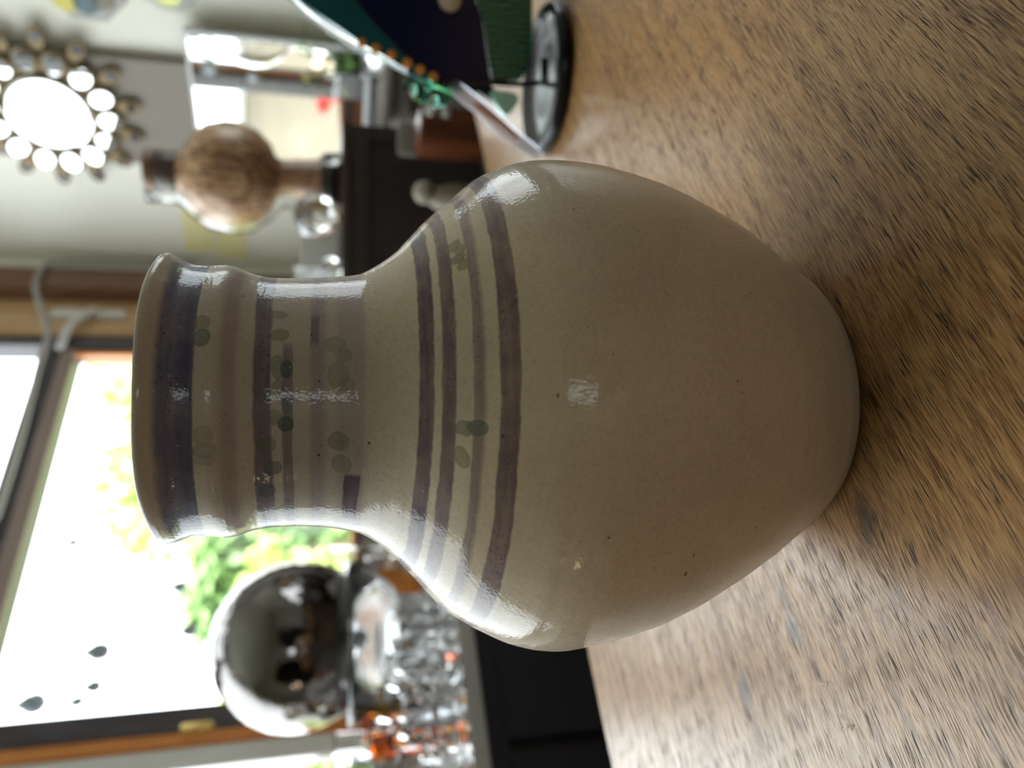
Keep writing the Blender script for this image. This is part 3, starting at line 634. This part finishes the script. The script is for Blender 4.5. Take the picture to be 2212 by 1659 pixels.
for x, y, off, h, r, k, mt, lab in items:
    c = onsb(1000 if off > .35 else 960 if off > .25 else 930, y, off)
    if k == 't': tumbler(c, h, r, mt, label=lab, group=G)
    elif k == 'c': candlestick(c, h, r, mt, lab, G)
    else: goblet(c, h, r, mt, lab, G)

# mirrored globe in a glass bowl on a riser
gc = PY(640, 1392, .98); gr = .130
cb = V((gc.x, gc.y, 0)); zb = gc.z - gr - .036
bm = bmesh.new(); bm_box(bm, cb + V((-.055, -.055, 0)), V((.11, 0, 0)), V((0, .11, 0)), UZ * zb, .003)
tag(mkbm('display_block', bm, simple('pale_grey_block', (.42, .42, .44), .4)), 'pale grey display block carrying the mirrored globe', 'block')
globe = tag(ball('mirrored_globe', gc, gr, NT('x').mat, None, 5), 'large mirrored glass globe reflecting the dark room, before the window', 'globe')
t = NT('dim_silver_glass'); o = t.obj(); nf = t.noise(o, 30., 3)  # silver tint darkened to stand in for a dimmer reflected room
t.bsdf(Base_Color=t.mix(nf, (.125, .112, .105), (.19, .18, .18)), Metallic=1., Roughness=.09, Normal=t.bump(t.noise(o, 34., 2), .5, .004))
globe.data.materials[0] = t.mat
e = empty('glass_bowl', V((cb.x, cb.y, zb)), 'clear glass footed bowl holding up the mirrored globe', 'bowl')
lathe('bowl_wall', [(.034, zb + .010), (.066, zb + .015), (.098, zb + .045), (.122, zb + .085), (.128, zb + .089), (.1265, zb + .080), (.106, zb + .040), (.076, zb + .007), (.046, zb + .005), (.034, zb + .005), (.034, zb + .010)], V((cb.x, cb.y, 0)), M_GLASS, e, 48)
lathe('bowl_foot', [(0, zb), (.055, zb), (.058, zb + .004), (.040, zb + .0045), (.0, zb + .0045)], V((cb.x, cb.y, 0)), M_GLASS, e, 48)

# brass catch on the post, window stay and the cord
bc = W(1.165, .40, -.022); e = empty('brass_catch', bc, 'small brass window catch on the orange-edged post', 'catch')
wbox('plate', 1.172, 1.192, -.034, -.029, .365, .420, M_BRASS, e); tube('lever', [W(1.184, .368, -.024), W(1.184, .418, -.020)], .005, M_BRASS, e)
e = empty('window_stay', W(.15, .80, -.02), 'white metal window stay on the pine jamb', 'catch')
wbox('plate', .155, .185, -.030, -.022, .655, .825, M_WHITEMET, e); tube('arm', smoothpts([W(.17, .72, -.012), W(.22, .765, -.010), W(.30, .775, -.012)], 4), .010, M_WHITEMET, e)
cp = [(420, 572), (330, 568), (220, 567), (130, 566), (103, 570), (84, 592), (77, 622), (86, 657), (99, 692), (103, 722), (92, 760), (80, 800), (66, 860), (48, 930), (25, 1010), (-10, 1120)]
tag(tube('electric_cable', smoothpts([onpl(x, y, K + m * .02, m) for x, y in cp], 5), .0072, M_CORD), 'grey white cord looping over the pine jamb and along the transom', 'cord')

# glass drops hanging in the window
M_DROP = simple('grey_backlit_glass', (.34, .39, .46), .08, .5, 60.)
def bauble(x, y, r, beads, lab, mat=None, dark=True):
    c = onpl(x, y, K + m * .03, m); e = empty('hanging_glass_drop', c, lab, 'ornament', 'glass drops hanging in the window')
    bm = bmesh.new(); facet(bm, [(0, -r * 1.15), (r * .45, -r * 1.02), (r * .82, -r * .7), (r, -r * .1), (r * .88, r * .5), (r * .5, r * 1.05), (r * .2, r * 1.5), (0, r * 1.6)], c, 14); mkbm('drop', bm, M_DROP, e)
    tube('thread', [c + UZ * (r * 1.5), c + UZ * 0.6 if c.z + .6 < OZ1 else V((c.x, c.y, OZ1 - .01))], .0005, M_CORD, e, 5)
    for i in range(beads): ball('bead', c - UZ * (r * 1.5 + .0145 * (i + .5)), .0045, M_DROP, e, 2)
bauble(72, 1520, .017, 4, 'large glass drop with a row of beads, high beside the post')
bauble(214, 1408, .016, 1, 'large dark glass drop hanging alone in the bright pane')
bauble(203, 1483, .011, 0, 'small clear glass prism hanging near the post', M_GLASS)
bauble(166, 1516, .009, 0, 'tiny glass bead hanging closest to the post', M_GLASS)
bauble(388, 1268, .0115, 0, 'small grey glass drop hanging by the green tree')
bauble(410, 1362, .012, 0, 'small grey glass drop hanging just over the globe')
bauble(158, 1172, .009, 0, 'tiny glass bead hanging nearest the vase rim', M_GLASS)
# red flower pot on the outer sill
fp = W(1.36, OZ0 + .0, -.16); 
e = empty('flower_pot', W(1.42, .02, -.2), 'red flowering pot plant on the ledge outside', 'pot plant')
wbox('ledge', 1.22, 1.75, -.30, -.125, .0, .02, M_WHITEMET, e)
lathe('pot', [(0, .02), (.035, .02), (.048, .10), (.05, .11), (.0, .10)], V((W(1.33, 0, -.2).x, W(1.33, 0, -.2).y, 0)), simple('terracotta', (.45, .2, .1), .7), e, 24)
rnd = random.Random(3)
for i in range(9): ball('flower', W(1.33 + rnd.uniform(-.05, .05), .13 + rnd.uniform(0, .06), -.2 + rnd.uniform(-.03, .03)), .016, simple('red_petals', (.75, .03, .02), .6) if i == 0 else bpy.data.materials['red_petals'], e, 2)
# green stem and orange block beside the globe
c = onsb(930, 1520, .06); tag(lathe('green_glass_bottle', [(0, 0), (.012, 0), (.013, .004), (.013, .13), (.006, .15), (.006, .165), (0, .165)], c, glassm('green_glass', (.45, .75, .10)), None, 20), 'slim green glass bottle behind the cut glass, near the post', 'bottle')
c = onsb(905, 1275, .075); bm = bmesh.new(); facet(bm, [(0, 0), (.038, 0), (.045, .02), (.045, .085), (.040, .09), (.034, .085), (.034, .02), (0, .015)], c, 12)
tag(mkbm('orange_glass_jar', bm, simple('orange_glass_glaze', (.75, .26, .04), .15, .2, 20.)), 'orange glazed jar half behind the vase shoulder', 'jar')
for x, y, off, h, r, lab in ((900, 1205, .12, .17, .03, 'clear faceted glass between the vase and the orange jar'), (900, 1170, .20, .11, .028, 'small clear faceted glass touching the vase outline above the orange jar')):
    tumbler(onsb(x, y, off), h, r, M_GLASS, label=lab, group=G)

# ================================================================== dark cabinet with the wooden vase
cy0 = .98
L = PY(738, 640, cy0); Rr = PY(738, 257, cy0); zt = (L.z + Rr.z) / 2 
cab = empty('dark_wood_cabinet', V(((L.x + Rr.x) / 2, cy0 + .11, ZF)), 'very dark brown wooden cabinet with a recessed front panel, right of the vase', 'cabinet')
x0, x1 = L.x, Rr.x
def cbox(name, xa, xb, ya, yb, za, zb_, mat, par, bev=.002):
    bm = bmesh.new(); bm_box(bm, V((xa, ya, za)), V((xb - xa, 0, 0)), V((0, yb - ya, 0)), UZ * (zb_ - za), bev); return mkbm(name, bm, mat, par)
cbox('carcass', x0 + .004, x1 - .004, cy0 + .014, cy0 + .385, ZF, zt - .012, M_DARKWOOD, cab)
cbox('top', x0, x1, cy0, cy0 + .39, zt - .012, zt, M_DARKWOOD2, cab)
dr = cbox('door', x0 + .008, x1 - .008, cy0 + .002, cy0 + .014, ZF + .05, zt - .016, M_DARKWOOD, cab)
cbox('door_rail', x0 + .008, x1 - .008, cy0 - .004, cy0 + .002, zt - .045, zt - .016, M_DARKWOOD, dr); cbox('door_stile', x1 - .030, x1 - .008, cy0 - .004, cy0 + .002, ZF + .05, zt - .045, M_DARKWOOD, dr)
cbox('door_stile', x0 + .008, x0 + .030, cy0 - .004, cy0 + .002, ZF + .05, zt - .045, M_DARKWOOD, dr)
# turned wooden vase
t = NT('zebra_grain_wood'); x = t.sep(t.obj())
sv = t.xyz(t.m('MULTIPLY', x[0], 150.), t.m('MULTIPLY', x[1], 150.), t.m('MULTIPLY', x[2], 16.))
f1 = t.ss(t.noise(sv, 1., 3, .6, .8), .38, .6); f2 = t.ss(t.noise(t.obj(), 14., 2), .30, .75)
t.bsdf(Base_Color=t.mix(t.m('MULTIPLY', f1, f2), t.mix(f1, (.13, .060, .032), (.38, .195, .095)), (.66, .43, .25)), Roughness=.34); M_ZEBRA = t.mat
vc = PY(738, 392, cy0 + .10); vz = lambda px: PY(px, 380, cy0 + .10).z
k_ = (cy0 + .10 + .28) * .99 / F
vb = V((vc.x, vc.y, 0)); H0 = zt
pr = [(0, H0), (52 * k_, H0), (50 * k_, H0 + .004), (44 * k_, vz(700)), (40 * k_, vz(660)), (36 * k_, vz(612)), (41 * k_, vz(598)), (68 * k_, vz(585)), (94 * k_, vz(555)), (106 * k_, vz(515)), (107 * k_, vz(490)), (98 * k_, vz(450)), (78 * k_, vz(420)), (52 * k_, vz(400)), (40 * k_, vz(385)), (38 * k_, vz(360)), (39 * k_, vz(318)), (36 * k_, vz(315)), (30 * k_, vz(320)), (26 * k_, vz(400)), (0, vz(420))]
e = empty('turned_wood_vase', V((vb.x, vb.y, H0)), 'round turned wooden vase with dark striped grain on the dark cabinet', 'vase')
lathe('body', pr, vb, M_ZEBRA, e, 64)
lathe('neck', [(39.2 * k_, vz(388)), (40.5 * k_, vz(386)), (40.2 * k_, vz(360)), (40.4 * k_, vz(337)), (39.2 * k_, vz(336)), (37 * k_, vz(360)), (39.2 * k_, vz(388))], vb, M_DARKWOOD2, e, 48)
lathe('neck_band', [(39.2 * k_, vz(336)), (40.8 * k_, vz(335)), (40.8 * k_, vz(317)), (39.6 * k_, vz(314)), (37 * k_, vz(316)), (39.2 * k_, vz(336))], vb, M_BROWN, e, 48)
lathe('foot_ring', [(47 * k_, H0 + .0003), (53 * k_, H0 + .0003), (52 * k_, vz(695)), (47 * k_, vz(692)), (47 * k_, H0 + .0003)], vb, M_DARKWOOD, e, 48)
# clear glass bottle of much the same outline behind it, a little to the left
yb = cy0 + .295; kb = (yb + .28) * .99 / F; gq = PY(738, 425, yb); gb2 = V((gq.x, yb, 0)); bz = lambda px: PY(px, 425, yb).z
ob = [(50, H0, 1), (44, 700, 0), (38, 612, 0), (70, 585, 0), (98, 545, 0), (104, 500, 0), (96, 452, 0), (70, 415, 0), (42, 392, 0), (38, 360, 0), (40, 318, 0)]
po = [(r * kb * .84, H0 if f_ else bz(px)) for r, px, f_ in ob]; pi = [(max(r - .003, .002), z_ + (.004 if i_ == 0 else 0)) for i_, (r, z_) in enumerate(po)]
tag(lathe('clear_glass_bottle', [(0, H0)] + po + pi[::-1] + [(0, H0 + .004)], gb2, M_GLASS, None, 40), 'clear round-bellied glass bottle just behind the turned wooden vase', 'bottle')
# crystal balls, frosted box
def cutball(c, r, lab, sub=2):
    bm = bmesh.new(); bmesh.ops.create_icosphere(bm, subdivisions=sub, radius=r); bmesh.ops.translate(bm, vec=c, verts=bm.verts)
    tag(mkbm('crystal_ball', bm, M_GLASS), lab, 'ornament', 'crystal balls on the dark cabinet')
q = PY(684, 466, cy0 + .035); r_ = 50 * (cy0 + .3) / F; cutball(V((q.x, q.y, zt + r_)), r_, 'large faceted crystal ball in front of the wooden vase foot')
q = PY(700, 575, cy0 + .03); cutball(V((q.x, q.y, zt + .017)), .017, 'small crystal ball on the near corner of the dark cabinet')
q = PY(735, 345, cy0 + .03); tag(lathe('glass_rod_holder', [(0, zt), (.010, zt), (.010, zt + .026), (.004, zt + .032), (0, zt + .032)], V((q.x, q.y, 0)), M_GLASS, None, 12), 'small clear glass rod holder at the foot of the leaning mirror', 'ornament')
c = PY(738, 545, cy0 + .13); tag(cbox('white_plaster_block', c.x - .045, c.x + .03, cy0 + .08, cy0 + .14, zt, zt + .065, M_CLOTH, None, .004), 'white plaster block behind the crystal balls on the cabinet', 'block')
tumbler(V((PY(738, 600, cy0 + .12).x - .012, cy0 + .05, zt)), .075, .020, M_FROST, 'frosted_glass', 'small frosted glass beside the white plaster block', cat='glass')
# yellow cards on the right wall behind
for i, (s0, s1, z0, z1) in enumerate(((.045, .175, .452, .522), (.028, .135, .375, .445))):
    tag(wbox('yellow_card', s0, s1, .001, .004, z0, z1, M_YELLOW, None, R, .0006), ('upper' if i == 0 else 'lower') + ' pale yellow card pinned on the cream wall corner', 'card')

# ================================================================== mirrors on the right wall
M_PALE = simple('pale_silver_edge', (.62, .64, .65), .3, .05, 9.)
gm = empty('bevelled_mirror', R(.5, .075, .06), 'frameless rectangular mirror leaning on the grey wall behind the wooden vase', 'mirror')
def mir(name, s0, s1, z0, z1, o, t_, mat, bev=0.): return wbox(name, s0, s1, o, o + t_, z0, z1, mat, gm, R, bev)
mir('mirror_glass', .352, .640, .092, .448, .030, .012, M_MIRROR, .0)
for a, b, c, d_ in ((.345, .352, .080, .455), (.640, .648, .080, .455)): mir('bevel_strip', a, b, c, d_, .028, .014, M_PALE)
for a, b, c, d_ in ((.352, .640, .448, .455), (.352, .640, .080, .092)): mir('bevel_strip', a, b, c, d_, .028, .014, M_PALE)
mir('backing_board', .347, .646, .082, .453, .021, .007, M_TAUPE)
# flower-shaped mirror
fcn = R(.436, .745, .05); fm_ = empty('flower_mirror', R(.436, .62, .05), 'flower-shaped brass mirror with round petals, high on the taupe strip', 'mirror')
def rdisc(name, s, z, r, o, th, mat, par, seg=28, ry=None, ang=0.):
    bm = bmesh.new(); ry = ry or r
    def pt(a, k, oo):
        u = r * k * math.cos(a); v = ry * k * math.sin(a)
        return R(s + u * math.cos(ang) - v * math.sin(ang), z + u * math.sin(ang) + v * math.cos(ang), oo)
    a_ = [bm.verts.new(pt(2 * math.pi * i / seg, 1, o)) for i in range(seg)]; b_ = [bm.verts.new(pt(2 * math.pi * i / seg, 1, o + th * .6)) for i in range(seg)]; c_ = [bm.verts.new(pt(2 * math.pi * i / seg, .93, o + th)) for i in range(seg)]
    bm.faces.new(a_); bm.faces.new(c_[::-1])
    for p_, q_ in ((a_, b_), (b_, c_)):
        for i in range(seg): bm.faces.new((p_[i], p_[(i + 1) % seg], q_[(i + 1) % seg], q_[i]))
    return mkbm(name, bm, mat, par)
M_DARKGLASS = simple('dark_reflection_glass', (.035, .035, .06), .12, .2, 20.)  # tilted mirror buds: their dark reflection is put into the colour
RC = .083
rdisc('back_plate', .436, .745, .132, .022, .010, M_GOLDLEAD, fm_, 40)
rdisc('centre_frame', .436, .745, RC + .006, .032, .008, M_GOLDLEAD, fm_, 40); rdisc('centre_glass', .436, .745, RC, .040, .004, M_MIRROR, fm_, 48)
for i in range(14):
    a = 2 * math.pi * (i + .35) / 14; cs, cz = .436 + .1175 * math.cos(a), .745 + .1175 * math.sin(a)
    fr = rdisc('petal_frame', cs, cz, .0285, .033, .007, M_GOLDLEAD, fm_, 20, .0245, a); rdisc('petal_glass', cs, cz, .0235, .040, .003, M_MIRROR, fr, 20, .0195, a)
for i in range(14):
    a = 2 * math.pi * (i + .85) / 14; cs, cz = .436 + .160 * math.cos(a), .745 + .160 * math.sin(a)
    fr = rdisc('bud_frame', cs, cz, .026, .024, .008, M_GOLDLEAD, fm_, 14, .016, a); rdisc('bud_glass', cs + .006 * math.cos(a), cz + .006 * math.sin(a), .0105, .032, .003, M_MIRROR if i in (8, 10) else M_DARKGLASS, fr, 16)
# hanging mosaic pieces cut by the picture's top edge
om = empty('octagonal_mosaic', R(.70, .60, .02), 'dark teal and yellow octagonal wall mosaic, cut off by the picture edge', 'ornament')
rdisc('plate', .708, .632, .082, .002, .010, M_SIDETOP, om, 8, None, .39)
for s_, z_, r_, mt in ((.672, .668, .026, simple('yellow_mosaic', (.55, .48, .05), .3)), (.672, .632, .028, simple('teal_mosaic', (.04, .10, .12), .3)), (.680, .600, .024, M_TAUPE), (.73, .63, .03, M_MIRROR)):
    rdisc('mosaic_piece', s_, z_, r_, .012, .004, mt, om, 6)
yf = empty('yellow_flower_ornament', R(.71, .47, .02), 'yellow glass flower on the wall, cut off by the picture edge', 'ornament')
rdisc('glass_disc', .722, .478, .055, .002, .008, M_FROST, yf, 24); rdisc('flower_centre', .712, .478, .030, .010, .012, simple('acid_yellow_glass', (.80, .82, .22), .2), yf, 14)
# taupe counter along the right wall, red crate, cream pillar lamp
ct = empty('wall_counter', R(1.0, ZF, .1), 'taupe painted counter running along the right wall under the mirror', 'counter')
wbox('counter_body', .58, 2.2, .021, .20, ZF, .045, M_TAUPE, ct, R); wbox('counter_top', .57, 2.2, .021, .215, .045, .062, M_TAUPE, ct, R); wbox('counter_groove', .60, 2.15, .20, .206, -.005, .008, M_DARKWOOD2, ct, R)
sh = empty('low_stool', V((.37, .83, ZF)), 'low dark stool in front of the cabinet, mostly hidden', 'stool')
cbox('seat', .335, .47, .76, .90, -.085, -.06, M_DARKWOOD2, sh)
for a in (.338, .44):
    for b in (.77, .87): cbox('leg', a, a + .02, b, b + .02, ZF, -.085, M_DARKWOOD2, sh)
cr = empty('red_wooden_crate', V((.368, .83, -.06)), 'small red varnished wooden box with two round knobs', 'box')
cbox('box_body', .346, .400, .80, .875, -.06, .048, M_CRATE, cr, .003)
fd = cbox('drawer_front', .349, .397, .795, .80, -.05, .044, M_CRATE, cr, .001)
for xx, zz in ((.389, .036), (.388, .014)): ball('knob', V((xx, .790, zz)), .0075, M_SIDETOP, fd, 2)
pl = tag(cbox('taupe_post', .385, .402, .93, .95, -.76, .075, M_TAUPE, None, .002), 'narrow pale taupe post standing behind the red wooden box', 'post') if False else None
q = PY(868, 300, .90); tag(cbox('taupe_post', q.x - .020, q.x + .028, .905, .925, ZF, PY(862, 300, .9).z, M_TAUPE, None, .003), 'narrow taupe post standing between the cabinet and the red box', 'post')
# figurine and spike near the vase outline
c = PY(985, 430, .86); 
e = empty('stone_figurine', V((c.x, .86, c.z - .03)), 'small grey beige figurine with a round head, low beside the vase shoulder', 'figurine')
M_ST = simple('beige_stone', (.30, .26, .21), .7, .2, 40.)
lathe('body', [(0, c.z - .03), (.022, c.z - .03), (.024, c.z), (.017, c.z + .03), (.008, c.z + .045), (0, c.z + .045)], V((c.x, .86, 0)), M_ST, e, 24)
ball('head', V((c.x + .006, .855, c.z + .048)), .017, M_ST, e, 3)
cbox('plinth', c.x - .026, c.x + .026, .83, .895, ZF, c.z - .03, M_DARKWOOD, e)

# ================================================================== furniture in the unseen half of the room (it shows in the mirrored globe)
def shelf_unit(fn, s0, s1, o0, o1, lab, seed, cat='shelf'):
    rnd = random.Random(seed); e = empty('shelving_unit', fn((s0 + s1) / 2, ZF, (o0 + o1) / 2), lab, cat)
    wbox('back_panel', s0, s1, o1 - .012, o1, ZF, 1.2, M_DARKWOOD, e, fn)
    for s_ in (s0, s1 - .03): wbox('side_panel', s_, s_ + .03, o0, o1 - .012, ZF, 1.2, M_DARKWOOD2, e, fn)
    hs = [ZF + .08 + .37 * i for i in range(6)]
    for z_ in hs: wbox('shelf_board', s0 + .03, s1 - .03, o0, o1 - .012, z_, z_ + .025, M_DARKWOOD2, e, fn)
    return hs
shelf_unit(W, 1.2, 2.7, S - .34, S - .01, 'tall dark wooden shelving unit standing behind the camera', 1)
shelf_unit(R, 1.0, 2.6, S - .34, S - .01, 'tall dark wooden shelving unit standing opposite the right wall', 2)

pb = R(.655, .062, .125); e = empty('houseplant', pb, 'small houseplant with green and yellow leaves at the foot of the rectangular mirror', 'plant')
lathe('plant_pot', [(0, .062), (.018, .062), (.025, .10), (.024, .104), (.020, .10), (0, .09)], V((pb.x, pb.y, 0)), M_FROST, e, 20)
rnd = random.Random(8); tp = V((pb.x, pb.y, .10)); mg = [simple('plant_green', (.10, .24, .03), .5, .3, 30.), simple('plant_yellow', (.55, .55, .10), .5, .2, 30.)]
for i in range(18):
    a = i * 2.4; up_ = rnd.uniform(.02, .12); d_ = V((math.cos(a), math.sin(a), 0)); base = tp + UZ * .004; tipp = tp + d_ * rnd.uniform(.02, .05) + UZ * up_
    sd_ = V((-d_.y, d_.x, 0)) * rnd.uniform(.009, .014); mid_ = tipp + d_ * .014 + UZ * .004; end_ = tipp + d_ * .034 - UZ * .008
    st = mkbm('stalk', bm_tube(bmesh.new(), [base, (base + tipp) / 2 + UZ * .008, tipp], .0012, 5), mg[0], e)
    lf = mk('leaf', [tipp, mid_ + sd_, end_, mid_ - sd_, mid_ - UZ * .003, tipp - UZ * .001], [(0, 1, 4), (1, 2, 4), (2, 3, 4), (3, 0, 4)], mg[1] if i % 4 == 0 else mg[0], st)

# warm globe lamp hanging in the unseen left part of the room (its glints show on the vase)
lp = V((-1.39, -.56, .20)); e = empty('pendant_lamp', lp, 'small warm pendant lamp hanging left of the camera, seen only as glints on the vase', 'lamp')
t = NT('lit_opal_glass'); em = t.n('Emission'); em.inputs[0].default_value = (1, .80, .52, 1); em.inputs[1].default_value = 13.; t.t.links.new(em.outputs[0], t.out.inputs[0])
ball('bulb', lp, .035, t.mat, e, 3); lathe('lamp_cap', [(0, .03), (.016, .03), (.014, .06), (0, .065)], lp, M_BRASS, e, 16); tube('flex', [lp + UZ * .06, V((lp.x, lp.y, ZC))], .003, M_CORD, e)
